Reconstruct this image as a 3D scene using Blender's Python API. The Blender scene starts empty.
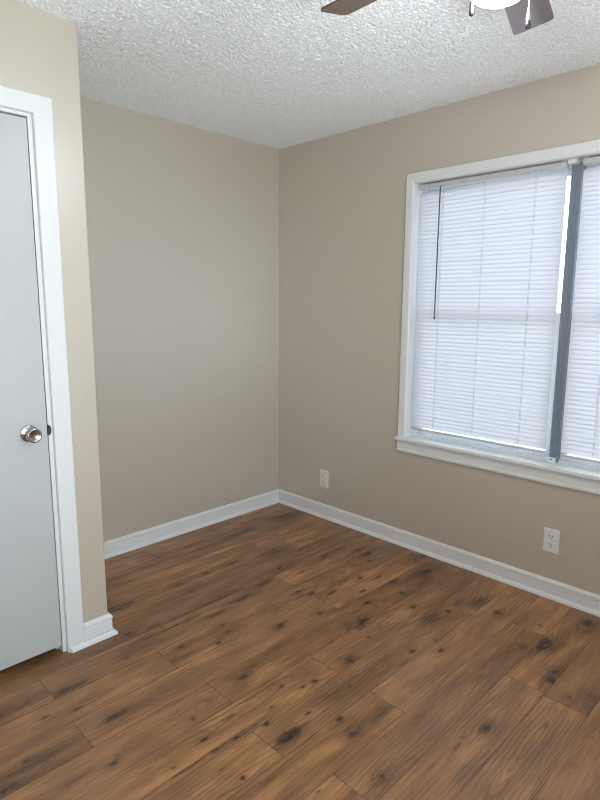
import bpy, bmesh, math, random
import numpy as np
from mathutils import Vector, Matrix

random.seed(7)
C = bpy.context.scene.collection
SC = bpy.context.scene

# ------------------------------------------------------------------ camera
CAM = Vector((-2.7577, -2.9368, 1.4208))
YAW, PITCH, ROLL, FPX = -0.791, -0.1648, 0.0065, 573.7
cam_data = bpy.data.cameras.new('camera')
cam_data.sensor_fit = 'VERTICAL'
cam_data.sensor_height = 24.0
cam_data.lens = 24.0 * FPX / 800.0
cam_data.clip_start = 0.02
cam = bpy.data.objects.new('camera', cam_data)
C.objects.link(cam)
fwd = Vector((math.sin(-YAW) * math.cos(PITCH), math.cos(YAW) * math.cos(PITCH), math.sin(PITCH)))
rgt = Vector((math.cos(YAW), math.sin(YAW), 0))
upv = rgt.cross(fwd)
r2 = rgt * math.cos(ROLL) + upv * math.sin(ROLL)
u2 = -rgt * math.sin(ROLL) + upv * math.cos(ROLL)
M = Matrix((r2, u2, -fwd)).transposed().to_4x4()
M.translation = CAM
cam.matrix_world = M
SC.camera = cam

# ------------------------------------------------------------------ world, added rear fill light, exposure
SKY_STRENGTH = 6.6
world = bpy.data.worlds.new('overcast_sky')
SC.world = world
world.use_nodes = True
wn = world.node_tree.nodes
wn['Background'].inputs[0].default_value = (0.80, 0.90, 1.0, 1)
wn['Background'].inputs[1].default_value = SKY_STRENGTH

SOUTH_POWER = 73.0
BULB = 66.0
ld = bpy.data.lights.new('added_rear_fill_light', 'AREA')  # added area light behind the camera, tilted up to brighten ceiling and walls
ld.shape = 'RECTANGLE'
ld.size, ld.size_y = 1.3, 0.5
ld.energy = SOUTH_POWER
ld.color = (0.89, 0.955, 1.0)
lo = bpy.data.objects.new('added_rear_fill_light', ld)
C.objects.link(lo)
lo.location = (-2.25, -3.82, 1.0)
lo.rotation_euler = (math.radians(152), 0, 0)

SC.cycles.filter_width = 1.0
SC.view_settings.view_transform = 'Standard'
SC.view_settings.look = 'None'
SC.view_settings.exposure = 0.08
SC.view_settings.gamma = 1.0
SC.view_settings.use_curve_mapping = False

# ------------------------------------------------------------------ room dimensions (metres, inside corner at the origin)
H = 2.44
XW, YS = -2.95, -3.76          # west and south walls
XB, YB = -1.7022, -0.7283      # outer corner of the closet
WT = 0.14


# ------------------------------------------------------------------ materials
def principled(name, col, rough=0.5, metal=0.0, spec=0.5, coat=0.0):
    m = bpy.data.materials.new(name)
    m.use_nodes = True
    b = m.node_tree.nodes['Principled BSDF']
    b.inputs['Base Color'].default_value = (*col, 1)
    b.inputs['Roughness'].default_value = rough
    b.inputs['Metallic'].default_value = metal
    b.inputs['Specular IOR Level'].default_value = spec
    b.inputs['Coat Weight'].default_value = coat
    return m


def noise_bump(m, scale, dist, detail=3.0, strength=1.0, stretch=None):
    nt = m.node_tree
    b = nt.nodes['Principled BSDF']
    tc = nt.nodes.new('ShaderNodeTexCoord')
    nz = nt.nodes.new('ShaderNodeTexNoise')
    nz.inputs['Scale'].default_value = scale
    nz.inputs['Detail'].default_value = detail
    src = tc.outputs['Object']
    if stretch:
        mp = nt.nodes.new('ShaderNodeMapping')
        mp.inputs['Scale'].default_value = stretch
        nt.links.new(src, mp.inputs['Vector'])
        src = mp.outputs[0]
    nt.links.new(src, nz.inputs['Vector'])
    bp = nt.nodes.new('ShaderNodeBump')
    bp.inputs['Distance'].default_value = dist
    bp.inputs['Strength'].default_value = strength
    nt.links.new(nz.outputs[0], bp.inputs['Height'])
    nt.links.new(bp.outputs[0], b.inputs['Normal'])
    return nz


def noise_tint(m, c1, c2, scale, stretch=(1, 1, 1), detail=4.0, lo_=0.35, hi_=0.65):
    nt = m.node_tree
    b = nt.nodes['Principled BSDF']
    tc = nt.nodes.new('ShaderNodeTexCoord')
    mp = nt.nodes.new('ShaderNodeMapping')
    mp.inputs['Scale'].default_value = stretch
    nz = nt.nodes.new('ShaderNodeTexNoise')
    nz.inputs['Scale'].default_value = scale
    nz.inputs['Detail'].default_value = detail
    rp = nt.nodes.new('ShaderNodeValToRGB')
    rp.color_ramp.elements[0].position = lo_
    rp.color_ramp.elements[0].color = (*c1, 1)
    rp.color_ramp.elements[1].position = hi_
    rp.color_ramp.elements[1].color = (*c2, 1)
    nt.links.new(tc.outputs['Object'], mp.inputs[0])
    nt.links.new(mp.outputs[0], nz.inputs['Vector'])
    nt.links.new(nz.outputs[0], rp.inputs[0])
    nt.links.new(rp.outputs[0], b.inputs['Base Color'])


MAT = {}
MAT['wall'] = principled('greige_satin_wall_paint', (0.545, 0.479, 0.394), 0.38, spec=1.0, coat=0.8)
MAT['wall'].node_tree.nodes['Principled BSDF'].inputs['Coat IOR'].default_value = 2.1
MAT['wall'].node_tree.nodes['Principled BSDF'].inputs['Coat Roughness'].default_value = 0.33
noise_bump(MAT['wall'], 170, 0.0006, 2.0, 0.5)
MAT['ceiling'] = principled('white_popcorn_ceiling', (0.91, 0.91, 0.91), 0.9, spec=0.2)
noise_tint(MAT['ceiling'], (0.80, 0.81, 0.825), (0.97, 0.97, 0.975), 130, detail=2.0, lo_=0.36, hi_=0.54)  # aggregate mottling, partly the shade of the pits painted into the colour
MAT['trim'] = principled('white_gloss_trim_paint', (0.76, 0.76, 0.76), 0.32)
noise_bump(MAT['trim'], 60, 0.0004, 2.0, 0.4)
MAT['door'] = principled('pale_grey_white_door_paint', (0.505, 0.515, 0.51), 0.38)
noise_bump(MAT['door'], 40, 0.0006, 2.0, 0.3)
MAT['vinyl'] = principled('white_window_vinyl', (0.74, 0.77, 0.80), 0.4)
MAT['mullion'] = principled('grey_painted_metal', (0.21, 0.245, 0.30), 0.45)
noise_bump(MAT['mullion'], 30, 0.001, 2.0, 0.5, (1, 1, 0.2))
MAT['headrail'] = principled('white_enamelled_headrail', (0.56, 0.55, 0.55), 0.35)
MAT['rail'] = principled('white_plastic_rail', (0.56, 0.55, 0.56), 0.4)
MAT['wand'] = principled('smoky_clear_plastic', (0.10, 0.10, 0.105), 0.25)
MAT['cord'] = principled('white_braided_cord', (0.55, 0.55, 0.56), 0.8)
MAT['plate'] = principled('white_outlet_plastic', (0.76, 0.755, 0.74), 0.3)
MAT['dark'] = principled('dark_slot_plastic', (0.02, 0.018, 0.016), 0.6)
MAT['nickel'] = principled('satin_nickel', (0.40, 0.385, 0.36), 0.22, metal=1.0)
noise_bump(MAT['nickel'], 400, 0.0002, 2.0, 0.3)
MAT['bronze'] = principled('dark_pewter_metal', (0.16, 0.15, 0.15), 0.3, metal=1.0)
MAT['fan_blade'] = principled('dark_walnut_blade', (0.06, 0.03, 0.022), 0.22, spec=0.8, coat=1.0)
noise_tint(MAT['fan_blade'], (0.05, 0.021, 0.014), (0.12, 0.055, 0.038), 9, (1, 14, 1))
MAT['fan_blade'].node_tree.nodes['Principled BSDF'].inputs['Coat Roughness'].default_value = 0.12
MAT['fob'] = principled('black_lacquered_pull', (0.010, 0.010, 0.012), 0.3, spec=0.35)
MAT['chain'] = principled('bright_bead_chain', (0.65, 0.65, 0.67), 0.25, metal=1.0)
MAT['ground'] = principled('pale_dry_lawn', (0.42, 0.43, 0.38), 0.95)
noise_tint(MAT['ground'], (0.30, 0.34, 0.25), (0.52, 0.52, 0.48), 2.5)

# translucent slats of the blinds
m = bpy.data.materials.new('white_translucent_slat')
m.use_nodes = True
nt = m.node_tree
b = nt.nodes['Principled BSDF']
b.inputs['Base Color'].default_value = (0.74, 0.735, 0.79, 1)
b.inputs['Roughness'].default_value = 0.45
tr = nt.nodes.new('ShaderNodeBsdfTranslucent')
tr.inputs[0].default_value = (0.87, 0.84, 0.92, 1)
mx = nt.nodes.new('ShaderNodeMixShader')
mx.inputs[0].default_value = 0.24
nt.links.new(b.outputs[0], mx.inputs[1])
nt.links.new(tr.outputs[0], mx.inputs[2])
nt.links.new(mx.outputs[0], nt.nodes['Material Output'].inputs['Surface'])
MAT['slat'] = m

# thin window glass: mostly clear, faint mirror
m = bpy.data.materials.new('clear_window_glass')
m.use_nodes = True
nt = m.node_tree
nt.nodes.remove(nt.nodes['Principled BSDF'])
tp = nt.nodes.new('ShaderNodeBsdfTransparent')
tp.inputs[0].default_value = (0.90, 0.955, 0.965, 1)
gl = nt.nodes.new('ShaderNodeBsdfGlossy')
gl.inputs['Roughness'].default_value = 0.02
fr = nt.nodes.new('ShaderNodeFresnel')
fr.inputs[0].default_value = 1.45
mx = nt.nodes.new('ShaderNodeMixShader')
nt.links.new(fr.outputs[0], mx.inputs[0])
nt.links.new(tp.outputs[0], mx.inputs[1])
nt.links.new(gl.outputs[0], mx.inputs[2])
nt.links.new(mx.outputs[0], nt.nodes['Material Output'].inputs['Surface'])
MAT['glass'] = m

# glowing frosted globe of the fan light
m = bpy.data.materials.new('lit_frosted_glass_globe')
m.use_nodes = True
b = m.node_tree.nodes['Principled BSDF']
b.inputs['Base Color'].default_value = (0.9, 0.9, 0.9, 1)
b.inputs['Emission Color'].default_value = (0.89, 0.955, 1.0, 1)
b.inputs['Emission Strength'].default_value = BULB
MAT['globe'] = m


# wood-look planks: everything is driven by per-plank attributes of the floor mesh
def floor_material():
    m = bpy.data.materials.new('brown_oak_look_planks')
    m.use_nodes = True
    nt = m.node_tree
    L = nt.links.new
    N = nt.nodes.new
    b = nt.nodes['Principled BSDF']

    def attr(n):
        a = N('ShaderNodeAttribute')
        a.attribute_name = n
        return a

    def math_(op, a, bb=None, clamp=False):
        n = N('ShaderNodeMath')
        n.operation = op
        n.use_clamp = clamp
        for i, v in enumerate((a, bb)):
            if v is None:
                continue
            if isinstance(v, (int, float)):
                n.inputs[i].default_value = v
            else:
                L(v, n.inputs[i])
        return n.outputs[0]

    def comb(x, y, z):
        n = N('ShaderNodeCombineXYZ')
        for i, v in enumerate((x, y, z)):
            if isinstance(v, (int, float)):
                n.inputs[i].default_value = v
            else:
                L(v, n.inputs[i])
        return n.outputs[0]

    def noise(vec, scale=1.0, detail=3.0, rough=0.55):
        n = N('ShaderNodeTexNoise')
        n.inputs['Scale'].default_value = scale
        n.inputs['Detail'].default_value = detail
        n.inputs['Roughness'].default_value = rough
        L(vec, n.inputs['Vector'])
        return n.outputs[0]

    def maprange(v, a, bb, c, d):
        n = N('ShaderNodeMapRange')
        n.inputs[1].default_value = a
        n.inputs[2].default_value = bb
        n.inputs[3].default_value = c
        n.inputs[4].default_value = d
        L(v, n.inputs[0])
        return n.outputs[0]

    def mix(fac, a, bb, mode='MIX'):
        n = N('ShaderNodeMix')
        n.data_type = 'RGBA'
        n.blend_type = mode
        n.clamp_factor = True
        if isinstance(fac, (int, float)):
            n.inputs[0].default_value = fac
        else:
            L(fac, n.inputs[0])
        for i, v in ((6, a), (7, bb)):
            if isinstance(v, tuple):
                n.inputs[i].default_value = (*v, 1)
            else:
                L(v, n.inputs[i])
        return n.outputs[2]

    u, ph, v = attr('pu').outputs['Fac'], attr('phase').outputs['Fac'], attr('pv').outputs['Fac']
    r1, r2_ = attr('r1').outputs['Fac'], attr('r2').outputs['Fac']
    knot, smear, edge = attr('knot').outputs['Fac'], attr('smear').outputs['Fac'], attr('edge').outputs['Fac']
    off = math_('MULTIPLY', r1, 37.0)
    # broad streaks along the plank
    s1 = noise(comb(math_('MULTIPLY', u, 2.2), math_('MULTIPLY', ph, 20), off), 1, 2)
    # fine grain
    s2 = noise(comb(math_('MULTIPLY', u, 9), math_('MULTIPLY', ph, 420), off), 1, 2, 0.6)
    # growth rings
    wob = noise(comb(math_('MULTIPLY', u, 7), math_('MULTIPLY', v, 30), off), 1, 3)
    rp = math_('ADD', math_('MULTIPLY', ph, 400), math_('MULTIPLY', wob, 8))
    ring = math_('SINE', rp)
    ring = maprange(ring, 0.35, 1.0, 0.0, 1.0)
    ringmask = noise(comb(math_('MULTIPLY', u, 2.5), math_('MULTIPLY', v, 9), math_('ADD', off, 11.0)), 1, 2)
    ringmask = maprange(ringmask, 0.42, 0.62, 0.0, 1.0)
    ringmask = math_('MAXIMUM', ringmask, attr('figure').outputs['Fac'], True)
    ring = math_('MULTIPLY', ring, ringmask)
    # blotches
    bl = noise(comb(math_('MULTIPLY', u, 5), math_('MULTIPLY', v, 14), math_('ADD', off, 5.0)), 1, 3)

    ramp = N('ShaderNodeValToRGB')
    e = ramp.color_ramp.elements
    e[0].position, e[0].color = 0.30, (0.118, 0.053, 0.022, 1)
    e[1].position, e[1].color = 0.70, (0.42, 0.212, 0.088, 1)
    k = ramp.color_ramp.elements.new(0.5)
    k.color = (0.255, 0.120, 0.047, 1)
    mixv = math_('ADD', math_('MULTIPLY', s1, 0.55), math_('MULTIPLY', bl, 0.45))
    L(mixv, ramp.inputs[0])
    col = ramp.outputs[0]
    # plank to plank variation
    gain = maprange(r2_, 0, 1, 1.0, 1.5)
    col = mix(1.0, col, comb(gain, gain, gain), 'MULTIPLY')
    col = mix(math_('MULTIPLY', r1, 0.22), col, (0.27, 0.155, 0.09))
    # grain lines
    g2 = maprange(s2, 0.34, 0.64, 0.72, 1.18)
    col = mix(1.0, col, comb(g2, g2, g2), 'MULTIPLY')
    col = mix(math_('MULTIPLY', ring, 0.62), col, (0.105, 0.058, 0.034))
    # smears and knots with ragged borders
    rag = noise(comb(math_('MULTIPLY', u, 22), math_('MULTIPLY', ph, 120), off), 1, 3)
    sm = math_('MULTIPLY', smear, maprange(rag, 0.32, 0.58, 0.30, 1.25))
    col = mix(math_('MULTIPLY', sm, 0.92, True), col, (0.026, 0.015, 0.010))
    kn = math_('MULTIPLY', knot, maprange(rag, 0.25, 0.6, 0.6, 1.15), True)
    col = mix(math_('MULTIPLY', kn, 0.86, True), col, (0.014, 0.010, 0.008))
    seam = maprange(edge, 0.0004, 0.0018, 0.75, 0.0)
    col = mix(seam, col, (0.022, 0.013, 0.009))
    L(col, b.inputs['Base Color'])
    b.inputs['Specular IOR Level'].default_value = 0.45
    b.inputs['Coat Weight'].default_value = 0.12
    b.inputs['Coat Roughness'].default_value = 0.3
    rr = maprange(s2, 0.3, 0.7, 0.46, 0.33)
    L(rr, b.inputs['Roughness'])
    hgt = math_('ADD', math_('MULTIPLY', s2, 0.6), math_('MULTIPLY', seam, -1.2))
    bp = N('ShaderNodeBump')
    bp.inputs['Distance'].default_value = 0.0006
    bp.inputs['Strength'].default_value = 0.6
    L(hgt, bp.inputs['Height'])
    L(bp.outputs[0], b.inputs['Normal'])
    return m


MAT['floor'] = floor_material()


# ------------------------------------------------------------------ mesh helpers
class MB:
    """collects shapes into one mesh"""

    def __init__(self):
        self.bm = bmesh.new()

    def box(self, x0, x1, y0, y1, z0, z1):
        v = [self.bm.verts.new(p) for p in ((x0, y0, z0), (x1, y0, z0), (x1, y1, z0), (x0, y1, z0),
                                            (x0, y0, z1), (x1, y0, z1), (x1, y1, z1), (x0, y1, z1))]
        for f in ((3, 2, 1, 0), (4, 5, 6, 7), (0, 1, 5, 4), (1, 2, 6, 5), (2, 3, 7, 6), (3, 0, 4, 7)):
            self.bm.faces.new([v[i] for i in f])
        return self

    def hexa(self, bottom, top):
        v = [self.bm.verts.new(p) for p in list(bottom) + list(top)]
        n = len(bottom)
        self.bm.faces.new([v[i] for i in reversed(range(n))])
        self.bm.faces.new([v[n + i] for i in range(n)])
        for i in range(n):
            j = (i + 1) % n
            self.bm.faces.new([v[i], v[j], v[n + j], v[n + i]])
        return self

    def lathe(self, prof, segs=32, axis='z', origin=(0, 0, 0)):
        """prof: list of (radius, height along axis)"""
        rings = []
        ox, oy, oz = origin

        def pt(r, h, a):
            c, s = r * math.cos(a), r * math.sin(a)
            if axis == 'z':
                return (ox + c, oy + s, oz + h)
            if axis == 'y':
                return (ox + c, oy + h, oz + s)
            return (ox + h, oy + c, oz + s)
        for r, h in prof:
            if r < 1e-6:
                rings.append([self.bm.verts.new(pt(0, h, 0))])
            else:
                rings.append([self.bm.verts.new(pt(r, h, 2 * math.pi * i / segs)) for i in range(segs)])
        for a, b_ in zip(rings, rings[1:]):
            for i in range(segs):
                j = (i + 1) % segs
                if len(a) == 1 and len(b_) == 1:
                    continue
                if len(a) == 1:
                    self.bm.faces.new([a[0], b_[i], b_[j]])
                elif len(b_) == 1:
                    self.bm.faces.new([a[i], a[j], b_[0]])
                else:
                    self.bm.faces.new([a[i], a[j], b_[j], b_[i]])
        return self

    def tube(self, p0, p1, r, segs=8):
        p0, p1 = Vector(p0), Vector(p1)
        d = (p1 - p0).normalized()
        a = d.orthogonal().normalized()
        c = d.cross(a)
        r0 = [self.bm.verts.new(p0 + (a * math.cos(t) + c * math.sin(t)) * r) for t in [2 * math.pi * i / segs for i in range(segs)]]
        r1 = [self.bm.verts.new(p1 + (a * math.cos(t) + c * math.sin(t)) * r) for t in [2 * math.pi * i / segs for i in range(segs)]]
        for i in range(segs):
            j = (i + 1) % segs
            self.bm.faces.new([r0[i], r0[j], r1[j], r1[i]])
        self.bm.faces.new(r0[::-1])
        self.bm.faces.new(r1)
        return self

    def done(self, name, mat, parent=None, loc=(0, 0, 0), bevel=0.0, smooth=False, segs=2):
        bmesh.ops.recalc_face_normals(self.bm, faces=self.bm.faces)
        me = bpy.data.meshes.new(name)
        self.bm.to_mesh(me)
        self.bm.free()
        return link(name, me, mat, parent, loc, bevel, smooth, segs)


def link(name, me, mat, parent=None, loc=(0, 0, 0), bevel=0.0, smooth=False, segs=2):
    o = bpy.data.objects.new(name, me)
    C.objects.link(o)
    me.materials.append(MAT[mat])
    o.location = loc
    if parent:
        o.parent = parent
    if bevel:
        bv = o.modifiers.new('bevel', 'BEVEL')
        bv.width = bevel
        bv.segments = segs
        bv.limit_method = 'ANGLE'
        bv.angle_limit = math.radians(40)
    if smooth:
        me.polygons.foreach_set('use_smooth', [True] * len(me.polygons))
        if hasattr(me, 'set_sharp_from_angle'):
            me.set_sharp_from_angle(angle=math.radians(35))
    return o


def tag(o, label=None, cat=None, group=None, kind=None):
    if label:
        o['label'] = label
    if cat:
        o['category'] = cat
    if group:
        o['group'] = group
    if kind:
        o['kind'] = kind
    return o


def empty(name, loc=(0, 0, 0), label=None, cat=None, group=None, kind=None):
    o = bpy.data.objects.new(name, None)
    C.objects.link(o)
    o.location = loc
    o.empty_display_size = 0.05
    return tag(o, label, cat, group, kind)


def copy_tree(o, parent=None):
    c = o.copy()
    C.objects.link(c)
    if parent:
        c.parent = parent
    for ch in [x for x in o.children]:
        copy_tree(ch, c)
    return c


def grid_mesh(name, xs, ys, z):
    nx, ny = len(xs), len(ys)
    X, Y = np.meshgrid(xs, ys)
    co = np.stack([X.ravel(), Y.ravel(), np.broadcast_to(z, X.shape).ravel()], 1)
    i = (np.arange(ny - 1)[:, None] * nx + np.arange(nx - 1)[None]).ravel()
    return co, np.stack([i, i + 1, i + nx + 1, i + nx], 1)


def np_mesh(name, co, quads):
    me = bpy.data.meshes.new(name)
    me.vertices.add(len(co))
    me.vertices.foreach_set('co', co.astype(np.float32).ravel())
    me.loops.add(quads.size)
    me.loops.foreach_set('vertex_index', quads.astype(np.int32).ravel())
    me.polygons.add(len(quads))
    me.polygons.foreach_set('loop_start', (np.arange(len(quads)) * 4).astype(np.int32))
    me.update(calc_edges=True)
    return me


# ------------------------------------------------------------------ walls
m = MB().box(XW - WT, 0 + WT, 0, WT, -0.02, H)
for bx, bz, br in ((-0.824, 1.287, 0.010), (-0.818, 1.087, 0.011), (-0.757, 1.62, 0.008)):   # nail pops and spackle dabs in the paint
    m.lathe([(br, 0.0003), (br * 0.8, -0.0010), (br * 0.4, -0.0017), (0, -0.0019)], 14, 'y', (bx, 0, bz))
tag(m.done('wall_north', 'wall'), 'greige back wall of the alcove right of the closet, with a soft window sheen', 'wall', kind='structure')

# east wall with the window opening
WY0, WY1, WZ0, WZ1 = -2.735, -1.065, 0.645, 2.09
m = MB()
m.box(0, WT, WY1, 0, -0.02, H).box(0, WT, YS, WY0, -0.02, H)
m.box(0, WT, WY0, WY1, -0.02, WZ0).box(0, WT, WY0, WY1, WZ1, H)
tag(m.done('wall_east', 'wall'), 'greige wall around the window, with the two outlets low on it', 'wall', kind='structure')

# south wall, behind the camera, with an opening for the added window
SX0, SX1, SZ0, SZ1 = -2.92, -1.58, 0.68, 2.06
m = MB()
m.box(XW - WT, SX0, YS - WT, YS, -0.02, H).box(SX1, WT, YS - WT, YS, -0.02, H)
m.box(SX0, SX1, YS - WT, YS, -0.02, SZ0).box(SX0, SX1, YS - WT, YS, SZ1, H)
tag(m.done('wall_south', 'wall'), 'greige wall behind the camera with an opening for an added window', 'wall', kind='structure')
m = MB().box(XW - WT, XW, YS, 0, -0.02, H)
tag(m.done('wall_west', 'wall'), 'greige wall at the left side, outside the picture', 'wall', kind='structure')

# closet walls (front with a door opening, and the side return)
DX0, DX1, DZ = -2.668, -1.882, 2.088
m = MB()
OUT = [(XW, -0.02), (DX0, -0.02), (DX0, DZ), (DX1, DZ), (DX1, -0.02), (XB, -0.02), (XB, H), (XW, H)]
m.hexa([(x, YB, z) for x, z in OUT], [(x, YB + 0.11, z) for x, z in OUT])
m.box(XB - 0.11, XB, YB + 0.11, 0, -0.02, H)
tag(m.done('wall_closet', 'wall', bevel=0.004, segs=3), 'greige closet wall jutting out at left around the white door', 'wall', kind='structure')

# ------------------------------------------------------------------ popcorn ceiling
rng = np.random.default_rng(3)
step = 0.003
xs = np.arange(XW - 0.02, 0.02 + step, step)
ys = np.arange(YS - 0.02, 0.02 + step, step)
nz = rng.standard_normal((len(ys), len(xs)))
fy = np.fft.fftfreq(len(ys))[:, None]
fx = np.fft.rfftfreq(len(xs))[None]


def blur(a, s):
    g = np.exp(-2 * (math.pi * s) ** 2 * (fx ** 2 + fy ** 2))
    o = np.fft.irfft2(np.fft.rfft2(a) * g, s=a.shape)
    return o / o.std()


h = 0.9 * blur(nz, 0.5) + 0.25 * blur(rng.standard_normal(nz.shape), 1.1)
h = -np.clip(np.exp(0.95 * h), 0, 4.5)
co, q = grid_mesh('ceiling', xs, ys, H - 0.0055 - 0.0017 * h)
co2 = co.copy()
me = np_mesh('ceiling', co, q[:, ::-1])
me.polygons.foreach_set('use_smooth', [True] * len(me.polygons))
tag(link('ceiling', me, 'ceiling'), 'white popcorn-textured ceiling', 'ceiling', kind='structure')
m = MB().box(XW - WT, WT, YS - WT, WT, H + 0.012, H + 0.10)
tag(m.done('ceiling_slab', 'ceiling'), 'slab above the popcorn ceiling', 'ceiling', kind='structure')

# ------------------------------------------------------------------ plank floor
PW = 0.155
PLEN = 1.216
JOINT = {0: -0.47, 1: -1.02, 2: -2.042, 3: -1.627, 4: -0.833, 5: -1.600, 6: -1.195, 7: -1.640, 8: -1.198, 9: -1.580, 10: -0.742, 11: -0.757}
ROW0 = -0.530     # y of the north edge of row 0


def unproject(px, py):
    d = fwd + r2 * (px - 300) / FPX - u2 * (py - 400) / FPX
    t = -CAM.z / d.z
    return CAM.x + d.x * t, CAM.y + d.y * t


# (pixel of the mark, half length, half width, strength) of knots and of dark smears
KN = [(262, 584, 22, 9, .8), (179, 584, 14, 6, .9), (206, 573, 18, 6, .9), (279, 568, 20, 8, .9), (223, 625, 14, 7, .8), (280, 625, 18, 11, .95),
      (228, 632, 26, 7, .8), (162, 627, 10, 5, .7), (128, 634, 20, 10, .9), (151, 627, 26, 8, .8), (298, 592, 15, 7, .95), (311, 594, 26, 8, .85), (331.7, 592.7, 34, 7, .75),
      (360, 578, 14, 7, 1), (363, 591, 24, 8, 1), (368, 603, 18, 12, .9), (320, 613, 15, 9, 1), (358, 550, 24, 9, .9), (369, 553, 20, 10, .9),
      (369, 561, 16, 9, .85), (378, 577, 22, 6, .7), (402, 593, 15, 10, .9), (413, 607, 17, 10, .95), (363, 625, 24, 14, .8), (368, 637, 12, 8, .8),
      (412, 555, 20, 8, .8), (427, 572, 26, 14, .9), (423, 557, 20, 10, .8), (448, 611, 13, 11, .8), (392, 582, 14, 8, .6), (498, 613, 18, 14, 1.0),
      (540, 625, 14, 10, .8), (547, 641, 26, 17, .95), (524, 647, 26, 9, .9), (552, 681, 18, 14, 1), (441, 651, 18, 11, .95), (412, 651, 18, 13, .8),
      (436, 640, 10, 7, .8), (404, 663, 22, 7, .8), (587, 622, 28, 14, .9), (458, 604, 13, 8, .7), (350, 661, 18, 13, 1), (340, 658, 22, 8, .6), (361, 628, 28, 11, .8),
      (349.6, 686, 18, 8, .85), (314, 681, 16, 9, .95), (303, 687, 15, 7, .95), (340, 719, 18, 13, .95), (382, 776, 13, 12, 1), (318, 792, 14, 8, .9),
      (308, 713, 20, 6, .9), (486, 728, 18, 15, 1), (569, 697, 14, 8, .8), (115, 716, 24, 11, 1), (113, 763, 14, 11, .8), (193, 719, 12, 10, .85),
      (174, 768, 12, 7, .95), (26, 761, 16, 10, .8), (3, 791, 20, 14, 1), (45, 717, 22, 6, .8), (77, 709, 12, 6, .8), (181, 647, 14, 8, 1), (127, 657, 12, 7, .85),
      (219, 643, 15, 9, 1), (228, 632, 16, 6, .9), (223, 625, 10, 6, .9), (281, 626, 18, 11, .9), (243, 677, 22, 10, 1), (281.7, 686, 14, 9, 1), (315, 681, 15, 8, .9),
      (267, 724, 16, 10, 1), (289, 736, 20, 17, .95), (204, 740, 24, 9, 1), (215, 751, 26, 8, .9), (243, 778, 15, 12, .85), (222, 770, 28, 5, .6), (65, 690, 30, 10, .7),
      (2, 716, 24, 8, .8), (309, 713, 14, 5, .8), (272, 707, 8, 5, .9), (175, 714, 22, 4, .5), (457, 747, 40, 5, .6), (432, 766, 60, 4, .5), (463, 737, 14, 7, .6)]
SMR = [(262, 584, 120, 20, .75), (238, 600, 150, 16, .7), (215, 614, 110, 16, .6), (230, 564, 120, 11, .6), (240, 533, 170, 14, .55), (285, 515, 160, 25, .55),
       (172, 627, 330, 8, .75), (190, 612, 330, 6, .75), (120, 607, 150, 26, .7), (128, 634, 100, 28, .5), (272, 552, 150, 45, .5), (280, 625, 70, 24, .5), (350, 628, 70, 30, .45),
       (363, 622, 90, 26, .7), (350, 661, 70, 26, .55), (427, 572, 150, 28, .55), (430, 618, 110, 50, .45), (480, 602, 120, 45, .6), (545, 645, 110, 36, .7), (552, 675, 110, 42, .55),
       (587, 625, 120, 34, .6), (498, 613, 60, 26, .35), (289, 736, 90, 34, .7), (243, 677, 60, 22, .6), (115, 716, 80, 20, .6), (352, 732, 60, 32, .6),
       (375, 715, 110, 26, .45), (382, 776, 110, 40, .4), (200, 760, 330, 5, .8), (70, 690, 200, 30, .45), (26, 700, 240, 40, .35), (3, 791, 100, 40, .5), (30, 765, 150, 30, .4),
       (337, 690, 200, 22, .35), (113, 763, 40, 24, .4), (240, 735, 150, 14, .6), (420, 557, 160, 25, .5), (368, 553, 100, 25, .45), (486, 728, 60, 36, .45),
       (530, 650, 200, 30, .4), (590, 700, 120, 40, .4), (515, 620, 160, 40, .3), (320, 560, 200, 30, .3), (190, 590, 200, 24, .35), (115, 650, 300, 5, .5)]


def far_scale(px, py):
    x, y = unproject(px, py)
    return (math.sqrt((x - CAM.x) ** 2 + (y - CAM.y) ** 2 + CAM.z ** 2) / 2.65) ** 1.3


KN = [(*unproject(a, b_), l / 1000 * far_scale(a, b_), w / 1000 * far_scale(a, b_), s) for a, b_, l, w, s in KN]
SMR = [(*unproject(a, b_), l / 1000, w / 1000 * far_scale(a, b_) * 1.25, min(1.0, s * 1.45)) for a, b_, l, w, s in SMR]

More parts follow.
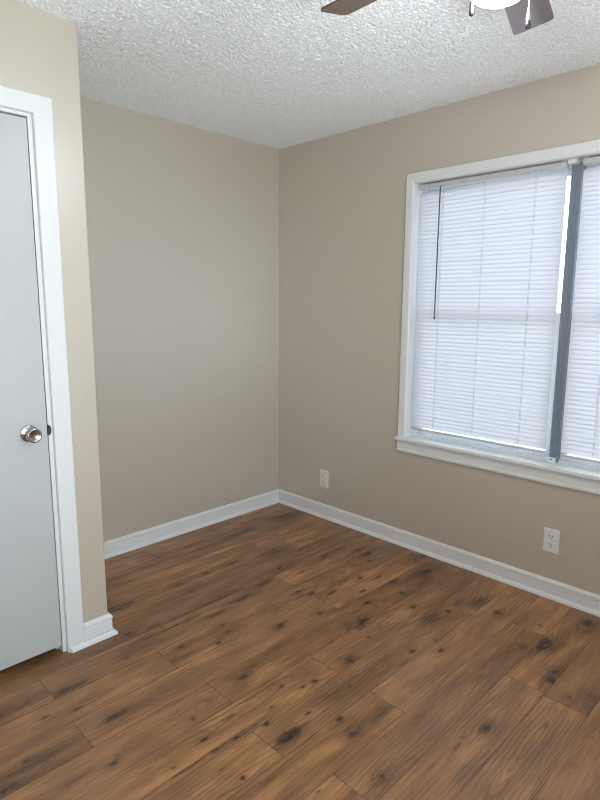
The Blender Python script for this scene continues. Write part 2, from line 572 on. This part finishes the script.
cos, quads, at = [], [], {k: [] for k in ('pu', 'pv', 'phase', 'r1', 'r2', 'knot', 'smear', 'edge', 'figure')}
base = 0
FIG = {(11, -1): 0.2, (10, -1): 0.3}
for row in range(-4, 22):
    y1 = ROW0 - PW * row
    y0 = y1 - PW
    if y1 < YS - 0.01:
        break
    if y0 > 0.01:
        continue
    y1c, y0c = min(y1, 0.0), max(y0, YS)
    if y1c - y0c < 0.002:
        continue
    j = JOINT.get(row, -random.random() * PLEN)
    while j < 0:
        j += PLEN
    while j > -PLEN * 3.5:
        xr, xl = min(j, 0.0), max(j - PLEN, XW)
        idx = round((j - JOINT.get(row, j)) / PLEN)
        if xr - xl > 0.004:
            nx = max(2, int((xr - xl) / 0.006) + 1)
            ny = max(2, int((y1c - y0c) / 0.006) + 1)
            gx, gy = np.linspace(xl, xr, nx), np.linspace(y0c, y1c, ny)
            co, q = grid_mesh('f', gx, gy, 0.0)
            X, Y = co[:, 0], co[:, 1]
            u, v = X - (j - PLEN / 2), Y - (y0 + y1) / 2
            ra, rb = random.random(), random.random()
            ph = v.copy()
            fig = np.zeros_like(v)
            if (row == 11 and X.max() < -0.70 and X.max() > -0.9) or (row, 0) == (11, idx) and X.max() < -0.7:
                ph = np.sqrt((v - 0.01) ** 2 + (0.07 * (X + 1.0)) ** 2 + 1e-6) * 1.1
                fig = np.exp(-((X + 1.0) / 0.30) ** 2)
            elif random.random() < 0.3:
                c = random.uniform(-0.5, 0.5)
                ph = np.sqrt((v - random.uniform(-.03, .03)) ** 2 + (0.055 * (u - c)) ** 2 + 1e-6) * 1.0
            k_, s_, w_ = np.zeros_like(v), np.zeros_like(v), np.zeros_like(v)
            for (kx, ky, kl, kw, ks) in KN:
                if not (y0 - 0.01 < ky < y1 + 0.01 and xl - 0.3 < kx < xr + 0.3):
                    continue
                dx, dy = X - kx, Y - ky
                d = np.sqrt((dx / (kl * 0.75)) ** 2 + (dy / (kw * 0.85)) ** 2)
                k_ = np.maximum(k_, ks * np.clip(1.45 - d, 0, 1) ** 0.8)
                s_ = np.maximum(s_, 0.45 * ks * np.exp(-(dx / (kl * 2.4)) ** 2 - (dy / (kw * 2.0)) ** 2))
                a2 = (kw * 1.6) ** 2
                w_ += -dy * a2 / ((dx * 0.35) ** 2 + dy ** 2 + a2 * 0.5)
                if kw > 0.0125:
                    fig = np.maximum(fig, 0.9 * np.exp(-(dx / 0.08) ** 2 - (dy / 0.045) ** 2))
            for (kx, ky, kl, kw, ks) in SMR:
                if not (y0 - 0.02 < ky < y1 + 0.02):
                    continue
                # a smear belongs to one plank and stops at its edges
                if not (y0 <= ky <= y1 and xl - 0.02 <= kx <= xr + 0.02):
                    continue
                dx, dy = X - kx, Y - ky
                s_ = np.maximum(s_, ks * np.exp(-(dx / (kl * 0.8)) ** 2 - (dy / (kw * 0.9)) ** 2))
            ed = np.minimum(np.minimum(Y - y0, y1 - Y), np.minimum(X - (j - PLEN), j - X))
            cos.append(co)
            quads.append(q + base)
            base += len(co)
            for nme, arr in (('pu', u), ('pv', v), ('phase', ph + w_), ('r1', np.full_like(v, ra)), ('r2', np.full_like(v, rb)),
                             ('knot', k_), ('smear', s_), ('edge', ed), ('figure', fig)):
                at[nme].append(arr)
        j -= PLEN
me = np_mesh('floor', np.concatenate(cos), np.concatenate(quads))
for nme, arrs in at.items():
    a = me.attributes.new(nme, 'FLOAT', 'POINT')
    a.data.foreach_set('value', np.concatenate(arrs).astype(np.float32))
tag(link('floor', me, 'floor'), 'brown oak-look plank floor with dark knots', 'floor', kind='structure')
m = MB().box(XW - WT, WT, YS - WT, WT, -0.14, -0.021)
tag(m.done('floor_slab', 'dark'), 'slab under the plank floor', 'floor', kind='structure')
m = MB().box(-30, 40, -40, 40, -0.75, -0.60)
tag(m.done('ground', 'ground'), 'pale dry lawn outside the window', 'ground', kind='structure')

# ------------------------------------------------------------------ baseboards with shoe moulding
BASE_PROF = [(0.0, 0.0), (0.0125, 0.0), (0.0125, 0.066), (0.0105, 0.068), (0.0105, 0.0705), (0.0150, 0.0735), (0.0150, 0.080), (0.0120, 0.0865), (0.0060, 0.0915), (0.0, 0.0925)]
SHOE_PROF = [(0.0125, 0.0), (0.0270, 0.0), (0.0265, 0.006), (0.0245, 0.012), (0.0205, 0.0175), (0.0150, 0.0205), (0.0125, 0.0205)]


def run(prof, f0, f1):
    """f0(o,z) and f1(o,z) give the two ends of the moulding at offset o from the wall"""
    m = MB()
    m.hexa([f0(o, z) for o, z in prof], [f1(o, z) for o, z in prof])
    return m


def baseboard(name, label, f0, f1, g0=None, g1=None):
    o = tag(run(BASE_PROF, f0, f1).done(name, 'trim'), label, 'baseboard', kind='structure')
    run(SHOE_PROF, g0 or f0, g1 or f1).done('shoe_molding', 'trim', o)
    return o


baseboard('baseboard_north', 'white baseboard along the back wall of the alcove',
          lambda o, z: (XB + o, -o, z), lambda o, z: (-o, -o, z))
baseboard('baseboard_east', 'long white baseboard under the window and the outlets',
          lambda o, z: (-o, -o, z), lambda o, z: (-o, YS + o, z))
baseboard('baseboard_closet', 'short white baseboard on the closet corner beside the door casing',
          lambda o, z: (-1.8185, YB - o, z), lambda o, z: (XB + o, YB - o, z),
          g0=lambda o, z: (-1.884 + (o - 0.0125) * 0.6, YB - 0.006 - o, z), g1=lambda o, z: (XB + o, YB - 0.006 - o, z))
baseboard('baseboard_closet_side', 'white baseboard on the closet side, turned towards the alcove',
          lambda o, z: (XB + o, YB - o, z), lambda o, z: (XB + o, -o, z))
baseboard('baseboard_south', 'white baseboard behind the camera',
          lambda o, z: (-o, YS + o, z), lambda o, z: (XW + o, YS + o, z))
baseboard('baseboard_west', 'white baseboard on the left wall outside the picture',
          lambda o, z: (XW + o, YS + o, z), lambda o, z: (XW + o, YB - o, z))

# ------------------------------------------------------------------ closet door
DC = Vector((-2.28, YB, 0))
door = empty('door_1', DC, 'white flush closet door with a round nickel knob in a white casing', 'door', kind='structure')


def L_(x):
    return x - DC.x


JI, JO = -1.9032, -1.882            # jamb inner and outer face on the knob side
KI, KO = -2.650, -2.668
HT = 2.070
m = MB()
m.box(L_(JI), L_(JO), 0, 0.11, 0, HT + 0.018).box(L_(KO), L_(KI), 0, 0.11, 0, HT + 0.018).box(L_(KI), L_(JI), 0, 0.11, HT, HT + 0.018)
m.box(L_(JI) - 0.011, L_(JI), 0.040, 0.075, 0, HT).box(L_(KI), L_(KI) + 0.011, 0.040, 0.075, 0, HT).box(L_(KI), L_(JI), 0.040, 0.075, HT - 0.011, HT)
m.done('door_frame', 'trim', door, bevel=0.0012)
# casing: mitred flat boards with a small bead at the inner edge
CI, CO, CT, CH = -1.888, -1.818, 2.081, 2.1465
KCI, KCO = -2.662, -2.732


def casing_bar(prof, ends):
    m = MB()
    m.hexa([ends[0](t, d) for t, d in prof], [ends[1](t, d) for t, d in prof])
    return m


CP = [(0.0, 0.0), (0.0, -0.0155), (0.003, -0.018), (0.066, -0.018), (0.070, -0.015), (0.070, 0.0)]   # t from the inner edge, depth
mi = MB()
W_ = CO - CI
for sx, xi in ((1, CI), (-1, KCI)):
    mi.hexa([(L_(xi) + sx * t, d, 0.0) for t, d in CP], [(L_(xi) + sx * t, d, CT + t * (CH - CT) / W_) for t, d in CP])
mi.hexa([(L_(KCI) - t, d - (0.0007 if d else 0), CT + t * (CH - CT) / W_) for t, d in CP], [(L_(CI) + t, d - (0.0007 if d else 0), CT + t * (CH - CT) / W_) for t, d in CP])
mi.done('door_casing', 'trim', door)
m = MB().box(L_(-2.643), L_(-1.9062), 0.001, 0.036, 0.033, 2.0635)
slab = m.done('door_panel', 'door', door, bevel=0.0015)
# knob
KX, KZ = L_(-1.9755), 0.936
m = MB()
m.lathe([(0.0, 0.0), (0.0315, 0.0), (0.0325, -0.003), (0.031, -0.006), (0.024, -0.009), (0.016, -0.0115), (0.0135, -0.016), (0.0125, -0.026)], 40, 'y', (KX, 0.001, KZ))
rose = m.done('knob_rosette', 'nickel', door, smooth=True)
m = MB()
m.lathe([(0.0125, -0.024), (0.0135, -0.030), (0.0185, -0.036), (0.0245, -0.043), (0.0275, -0.051), (0.0275, -0.057), (0.0255, -0.061), (0.0225, -0.0625),
         (0.017, -0.0600), (0.009, -0.0575), (0.0, -0.0568)], 40, 'y', (KX, 0.001, KZ))
m.done('door_knob', 'nickel', door, smooth=True)
m = MB()
m.lathe([(0, 0), (0.0035, 0), (0.0035, -0.0008), (0, -0.0010)], 12, 'y', (KX, -0.0559, KZ))
m.done('knob_lock_button', 'nickel', door)
# latch and strike
m = MB()
pts = [(math.cos(t) * 0.011, math.sin(t) * 0.021) for t in np.linspace(-math.pi / 2, math.pi / 2, 11)]
m.hexa([(L_(JI) + 0.0005 + a, -0.0022, 0.9375 + c) for a, c in pts], [(L_(JI) + 0.0005 + a, 0.0, 0.9375 + c) for a, c in pts])
m.done('strike_plate', 'bronze', door)
m = MB().box(L_(-1.9070), L_(-1.9030), -0.0005, 0.012, 0.9175, 0.9575)
m.done('latch', 'dark', door)
# hinges on the far side
for hz in (0.25, 1.05, 1.85):
    MB().lathe([(0, 0), (0.006, 0), (0.006, 0.09), (0, 0.09)], 12, 'z', (L_(-2.6465), -0.006, hz)).done('hinge', 'nickel', door, smooth=True)

# ------------------------------------------------------------------ window in the east wall
WC = Vector((0, -1.900, 0.666))
win = empty('window_1', WC, 'wide white twin window with closed mini blinds', 'window', kind='structure')


def wy(y):
    return y - WC.y


def wz(z):
    return z - WC.z


YI0, YI1 = -2.717, -1.083      # clear opening between the jambs
ZI0, ZI1 = 0.666, 2.071
m = MB()
m.box(0, 0.135, wy(YI1), wy(WY1), wz(WZ0), wz(WZ1)).box(0, 0.135, wy(WY0), wy(YI0), wz(WZ0), wz(WZ1)).box(0, 0.135, wy(YI0), wy(YI1), wz(ZI1), wz(WZ1))
m.done('window_jamb', 'trim', win)
# casing, mitred at the top
WP = [(0.0, 0.0), (0.0, -0.011), (0.004, -0.016), (0.008, -0.018), (0.047, -0.018), (0.050, -0.015), (0.050, 0.0)]
m = MB()
for s, yi in ((1, YI1), (-1, YI0)):
    m.hexa([(d, wy(yi) + s * t, 0.0) for t, d in WP], [(d, wy(yi) + s * t, wz(ZI1) + t * 1.1) for t, d in WP])
m.hexa([(d, wy(YI0) - t, wz(ZI1) + t * 1.1) for t, d in WP], [(d, wy(YI1) + t, wz(ZI1) + t * 1.1) for t, d in WP])
m.done('window_casing', 'trim', win)
m = MB().box(-0.042, 0.0, wy(-2.771), wy(-1.029), -0.0185, 0.0).box(0.0, 0.066, wy(YI0), wy(YI1), -0.0185, 0.0)
m.done('window_sill', 'trim', win, bevel=0.003)
m = MB()
AP = [(0.0, -0.0185), (-0.017, -0.0185), (-0.017, -0.072), (-0.020, -0.076), (-0.020, -0.086), (-0.014, -0.094), (0.0, -0.096)]
m.hexa([(d, wy(-2.767), z) for d, z in AP], [(d, wy(-1.033), z) for d, z in AP])
m.done('window_apron', 'trim', win)
# outer frame, mullion and sashes
m = MB()
m.box(0.064, 0.130, wy(-1.105), wy(YI1), 0, wz(ZI1)).box(0.064, 0.130, wy(YI0), wy(-2.695), 0, wz(ZI1))
m.box(0.064, 0.130, wy(-2.695), wy(-1.105), wz(2.048), wz(ZI1)).box(0.064, 0.130, wy(-2.695), wy(-1.105), -0.018, 0.016)
m.done('window_frame', 'vinyl', win, bevel=0.001)
m = MB()
MY0, MY1 = wy(-1.926), wy(-1.880)
m.box(0.060, 0.130, MY0, MY1, 0.002, wz(2.062))
for a in (0.004, 0.017, 0.028, 0.038):
    m.box(0.056, 0.061, MY1 - a - 0.004, MY1 - a, 0.004, wz(2.060))
m.done('mullion', 'mullion', win, bevel=0.001)
m = MB().box(0.018, 0.062, wy(-1.912), wy(-1.874), wz(2.052), wz(ZI1))
m.done('mullion_clip', 'trim', win, bevel=0.001)
m = MB().box(0.040, 0.062, wy(-1.915), wy(-1.876), 0.0, 0.024)
m.done('mullion_foot', 'vinyl', win, bevel=0.001)
m = MB().lathe([(0, 0), (0.004, 0), (0.0045, -0.0015), (0, -0.003)], 10, 'x', (0.040, wy(-1.898), 0.016))
m.done('screw', 'bronze', win)
for ya, yb_ in ((-1.880, -1.105), (-2.695, -1.926)):
    for x0, x1, z0, z1 in ((0.106, 0.128, 1.362, 2.048), (0.082, 0.104, 0.682, 1.390)):
        f = 0.034 if z0 > 1 else 0.052
        m = MB()
        m.box(x0, x1, wy(ya), wy(ya) + f * 0.55, wz(z0), wz(z1)).box(x0, x1, wy(yb_) - f * 0.55, wy(yb_), wz(z0), wz(z1))
        m.box(x0, x1, wy(ya) + f * 0.55, wy(yb_) - f * 0.55, wz(z0), wz(z0) + 0.028).box(x0, x1, wy(ya) + f * 0.55, wy(yb_) - f * 0.55, wz(z1) - 0.028, wz(z1))
        sash = m.done('sash', 'vinyl', win, bevel=0.001)
        xm = (x0 + x1) / 2
        MB().box(xm - 0.002, xm + 0.002, wy(ya) + f * 0.5, wy(yb_) - f * 0.5, wz(z0) + 0.03, wz(z1) - 0.03).done('pane', 'glass', sash)

# added window behind the camera, unseen, put in for the rear fill light
w2 = empty('added_rear_window', (-2.25, YS, 0.68), 'plain white added window behind the camera, unseen', 'window', kind='structure')
m = MB()
for x0, x1, z0, z1 in ((-0.70, -0.67, -0.05, 1.43), (0.67, 0.72, -0.05, 1.43), (-0.67, 0.67, 1.38, 1.43), (-0.67, 0.67, -0.05, 0.0)):
    m.box(x0, x1, 0, 0.018, z0, z1)
m.done('window_casing', 'trim', w2)
m = MB()
for x0, x1, z0, z1 in ((-0.67, -0.64, 0, 1.38), (0.64, 0.67, 0, 1.38), (-0.64, 0.64, 1.35, 1.38), (-0.64, 0.64, 0, 0.03), (-0.02, 0.02, 0.03, 1.35)):
    m.box(x0, x1, -0.13, -0.10, z0, z1)
sa = m.done('sash', 'vinyl', w2)
MB().box(-0.65, 0.65, -0.117, -0.113, 0.02, 1.36).done('pane', 'glass', sa)


# ------------------------------------------------------------------ mini blinds
BW = 0.779


def make_blind():
    root = empty('mini_blind', (0.036, -1.091, 2.071))
    # local: y runs from 0 to -BW, z down from 0
    m = MB()
    pr = [(-0.0125, -0.005), (-0.0125, -0.027), (-0.0100, -0.029), (0.0100, -0.029), (0.0125, -0.027), (0.0125, -0.005), (0.011, -0.005), (0.011, -0.026), (-0.011, -0.026), (-0.011, -0.005)]
    m.hexa([(x, -BW + 0.002, z) for x, z in pr], [(x, -0.002, z) for x, z in pr])
    m.box(-0.0125, 0.0125, -BW, -BW + 0.0025, -0.029, -0.004).box(-0.0125, 0.0125, -0.0025, 0.0, -0.029, -0.004)
    m.done('headrail', 'headrail', root, bevel=0.0006)
    for y in (0.0, -BW + 0.022):
        m = MB()
        m.box(-0.0135, 0.0135, y - 0.022, y, -0.0035, 0.0).box(0.0125, 0.014, y - 0.022, y, -0.026, 0.0)
        m.done('bracket', 'headrail', root)
    # slats: thin curved strips
    bm = bmesh.new()
    pitch, ztop, n, tilt, chord = 0.0214, -0.046, 61, math.radians(78), 0.0280
    zs = []
    for i in range(n):
        zc = ztop - pitch * i
        zs.append(zc)
        rows = []
        jit = random.uniform(-0.03, 0.03)
        sag = random.uniform(-0.0008, 0.0008)
        t = tilt + jit
        if i == 0:
            t = math.radians(48)
        for k in range(6):
            c = (k / 5 - 0.5) * chord
            bow = 0.0016 * (1 - (2 * k / 5 - 1) ** 2)
            # chord direction: room edge down, window edge up
            x = c * math.cos(t) + bow * -math.sin(t)
            z = zc + c * math.sin(t) + bow * math.cos(t)
            rows.append([bm.verts.new((x, -BW * s / 8 - (0.002 if s == 0 else 0) - (0.001 if s == 8 else 0), z + sag * math.sin(math.pi * s / 4) - 0.010 * max(0, 1 - i / 7) * max(0, 1 - s / 5))) for s in range(9)])
        for a, c_ in zip(rows, rows[1:]):
            for s in range(8):
                bm.faces.new([a[s], a[s + 1], c_[s + 1], c_[s]])
    me = bpy.data.meshes.new('slats')
    bmesh.ops.recalc_face_normals(bm, faces=bm.faces)
    bm.to_mesh(me)
    bm.free()
    link('slats', me, 'slat', root, smooth=True)
    zb = zs[-1] - pitch * 0.95
    m = MB().box(-0.011, 0.011, -BW + 0.003, -0.003, zb - 0.012, zb)
    br = m.done('bottom_rail', 'rail', root, bevel=0.0025)
    for y in (-0.148, -0.386, -0.641):
        m = MB()
        m.tube((-0.0095, y, -0.028), (-0.0095, y, zb - 0.004), 0.0008, 6)
        m.tube((-0.0110, y - 0.006, -0.028), (-0.0125, y - 0.006, zb + 0.02), 0.0006, 6)
        m.done('ladder_cord', 'cord', root)
        MB().box(-0.0130, -0.010, y - 0.006, y + 0.006, zb - 0.011, zb - 0.001).done('cord_clip', 'rail', br, bevel=0.001)
    m = MB()
    m.tube((-0.0125, -0.138, -0.022), (-0.024, -0.138, -0.034), 0.002, 6)
    m.tube((-0.024, -0.138, -0.034), (-0.028, -0.1385, -0.722), 0.0038, 6)
    m.lathe([(0, 0), (0.0045, 0.001), (0.0045, 0.012), (0.0038, 0.014)], 8, 'z', (-0.028, -0.1385, -0.726))
    m.done('tilt_wand', 'wand', root)
    return root


blind = make_blind()
tag(blind, 'closed white mini blind left of the grey window post, seen whole', 'blind', 'closed mini blinds in the twin window')
blind_b = copy_tree(blind)
blind_b.location = (0.036, -1.940, 2.071)
tag(blind_b, 'closed white mini blind right of the grey post, cut off by the picture edge', 'blind', 'closed mini blinds in the twin window')


# ------------------------------------------------------------------ electrical outlets
def make_outlet():
    root = empty('electrical_outlet', (0, 0, 0))
    m = MB()
    w, h, t = 0.0385, 0.061, 0.006
    m.hexa([(0, -w, -h), (0, w, -h), (0, w, h), (0, -w, h)], [(-t, -w + 0.004, -h + 0.004), (-t, w - 0.004, -h + 0.004), (-t, w - 0.004, h - 0.004), (-t, -w + 0.004, h - 0.004)])
    m.done('cover_plate', 'plate', root, bevel=0.0015)
    for zc in (0.0205, -0.0205):
        m = MB()
        pr = []
        for k in range(28):
            a = 2 * math.pi * k / 28
            pr.append((0.0175 * math.cos(a), max(-0.0145, min(0.0145, 0.0175 * math.sin(a)))))
        m.hexa([(-t + 0.001, a, zc + c) for a, c in pr], [(-t - 0.0018, a * 0.97, zc + c * 0.97) for a, c in pr])
        rc = m.done('receptacle', 'plate', root)
        m = MB()
        x0, x1 = -t - 0.0022, -t - 0.001
        m.box(x0, x1, 0.0050, 0.0080, zc + 0.0005, zc + 0.0095).box(x0, x1, -0.0080, -0.0050, zc + 0.0015, zc + 0.0095)
        g = [(0.0032 * math.cos(a), 0.0032 * math.sin(a)) for a in [2 * math.pi * k / 12 for k in range(12)]]
        m.hexa([(x1, a, zc - 0.0075 + c) for a, c in g], [(x0, a, zc - 0.0075 + c) for a, c in g])
        m.done('slots', 'dark', rc)
        # moulded recess line around the receptacle
    m = MB().lathe([(0, -t - 0.0012), (0.0028, -t - 0.0008), (0.003, -t + 0.0005)], 12, 'x')
    m.done('screw', 'plate', root)
    return root


o1 = make_outlet()
o1.location = (0, -0.443, 0.267)
tag(o1, 'small white duplex outlet low on the wall near the room corner', 'outlet', 'duplex outlets on the window wall')
o2 = copy_tree(o1)
o2.location = (0, -1.9455, 0.289)
tag(o2, 'larger-looking white duplex outlet under the window, near the right picture edge', 'outlet', 'duplex outlets on the window wall')

# ------------------------------------------------------------------ ceiling fan
FX, FY, FZ, FR = -1.423, -2.244, 2.251, 0.526
fan = empty('ceiling_fan', (FX, FY, H), 'dark-bladed ceiling fan with a lit white globe and two pull chains', 'ceiling fan')


def fz(z):
    return z - H


m = MB().lathe([(0, 0.0), (0.085, 0.0), (0.088, -0.008), (0.088, -0.030), (0.080, -0.040), (0.0, -0.040)], 48)
m.done('ceiling_canopy', 'bronze', fan, smooth=True)
m = MB().lathe([(0, -0.038), (0.070, -0.040), (0.118, -0.055), (0.128, -0.070), (0.128, -0.125), (0.118, -0.142), (0.085, -0.155), (0.0, -0.155)], 48)
m.done('motor_housing', 'bronze', fan, smooth=True)
m = MB().lathe([(0, -0.150), (0.060, -0.155), (0.074, -0.186), (0.086, -0.198), (0.086, -0.218), (0.070, -0.224), (0.0, -0.224)], 40)
m.done('switch_housing', 'bronze', fan, smooth=True)
m = MB().lathe([(0.0, -0.222), (0.058, -0.222), (0.063, -0.228), (0.073, -0.238), (0.080, -0.252), (0.082, -0.268), (0.080, -0.288), (0.072, -0.309),
                (0.055, -0.326), (0.032, -0.337), (0.0, -0.341)], 36)
m.done('light_globe', 'globe', fan, smooth=True)
PITCHB = 0.206
for k in range(5):
    a = 1.532 - k * 2 * math.pi / 5
    d = Vector((math.cos(a), math.sin(a), 0))
    n = Vector((math.sin(a), -math.cos(a), 0))
    cn = n * math.cos(PITCHB) + Vector((0, 0, 1)) * math.sin(PITCHB)
    up_ = cn.cross(d) * -1 if cn.cross(d).z < 0 else cn.cross(d)
    o0 = Vector((0, 0, fz(FZ)))
    prof = []
    r0, R1, w0, w1, cr = 0.165, FR, 0.0505, 0.058, 0.016
    prof.append((r0, -w0 * 0.8)); prof.append((r0 + 0.02, -w0))
    for t in np.linspace(-math.pi / 2, 0, 5):
        prof.append((R1 - cr + cr * math.cos(t), -(w1 - cr) + cr * math.sin(t)))
    for t in np.linspace(0, math.pi / 2, 5):
        prof.append((R1 - cr + cr * math.cos(t), (w1 - cr) + cr * math.sin(t)))
    prof.append((r0 + 0.02, w0)); prof.append((r0, w0 * 0.8))
    m = MB()
    m.hexa([o0 + d * r + cn * s for r, s in prof], [o0 + d * r + cn * s + up_ * 0.006 for r, s in prof])
    # blade built in its own frame so that the grain runs along it
    Rm = Matrix((d, cn, up_)).transposed()
    Mi = Rm.inverted()
    for v in m.bm.verts:
        v.co = Mi @ (v.co - o0)
    bl = m.done('fan_blade', 'fan_blade', fan, bevel=0.0008)
    bl.matrix_local = Matrix.Translation(o0) @ Rm.to_4x4()
    m = MB()
    m.hexa([(0.085, -0.016, 0.0065), (0.150, -0.012, 0.0065), (0.235, -0.030, 0.0065), (0.245, 0.0, 0.0065), (0.235, 0.030, 0.0065), (0.150, 0.012, 0.0065), (0.085, 0.016, 0.0065)],
           [(0.085, -0.016, 0.0115), (0.150, -0.012, 0.0115), (0.235, -0.030, 0.0115), (0.245, 0.0, 0.0115), (0.235, 0.030, 0.0115), (0.150, 0.012, 0.0115), (0.085, 0.016, 0.0115)])
    m.done('blade_iron', 'bronze', bl, bevel=0.001)
for ang, zb in ((math.radians(67), 2.113), (math.radians(-18), 2.066)):
    cx, cy = 0.096 * math.cos(ang), 0.096 * math.sin(ang)
    m = MB()
    m.tube((cx * 0.80, cy * 0.80, fz(2.222)), (cx, cy, fz(2.216)), 0.002, 6)
    z = 2.216
    while z > zb + 0.044:
        m.lathe([(0, 0.0016), (0.0013, 0.0009), (0.0016, 0), (0.0013, -0.0009), (0, -0.0016)], 6, 'z', (cx, cy, fz(z)))
        z -= 0.0030
    m.tube((cx, cy, fz(2.217)), (cx, cy, fz(zb + 0.040)), 0.0006, 5)
    ch = m.done('pull_chain', 'chain', fan, smooth=True)
    m = MB().lathe([(0, 0.018), (0.0058, 0.018), (0.0070, 0.010), (0.0066, 0.004), (0.0040, 0.0008), (0, 0)], 20, 'z', (cx, cy, fz(zb)))
    m.done('pull_fob', 'fob', ch, smooth=True)
    m = MB().lathe([(0, 0.046), (0.0022, 0.045), (0.0026, 0.040), (0.0040, 0.032), (0.0058, 0.018), (0, 0.018)], 20, 'z', (cx, cy, fz(zb)))
    m.done('fob_cap', 'chain' if zb < 2.1 else 'fob', ch, smooth=True)
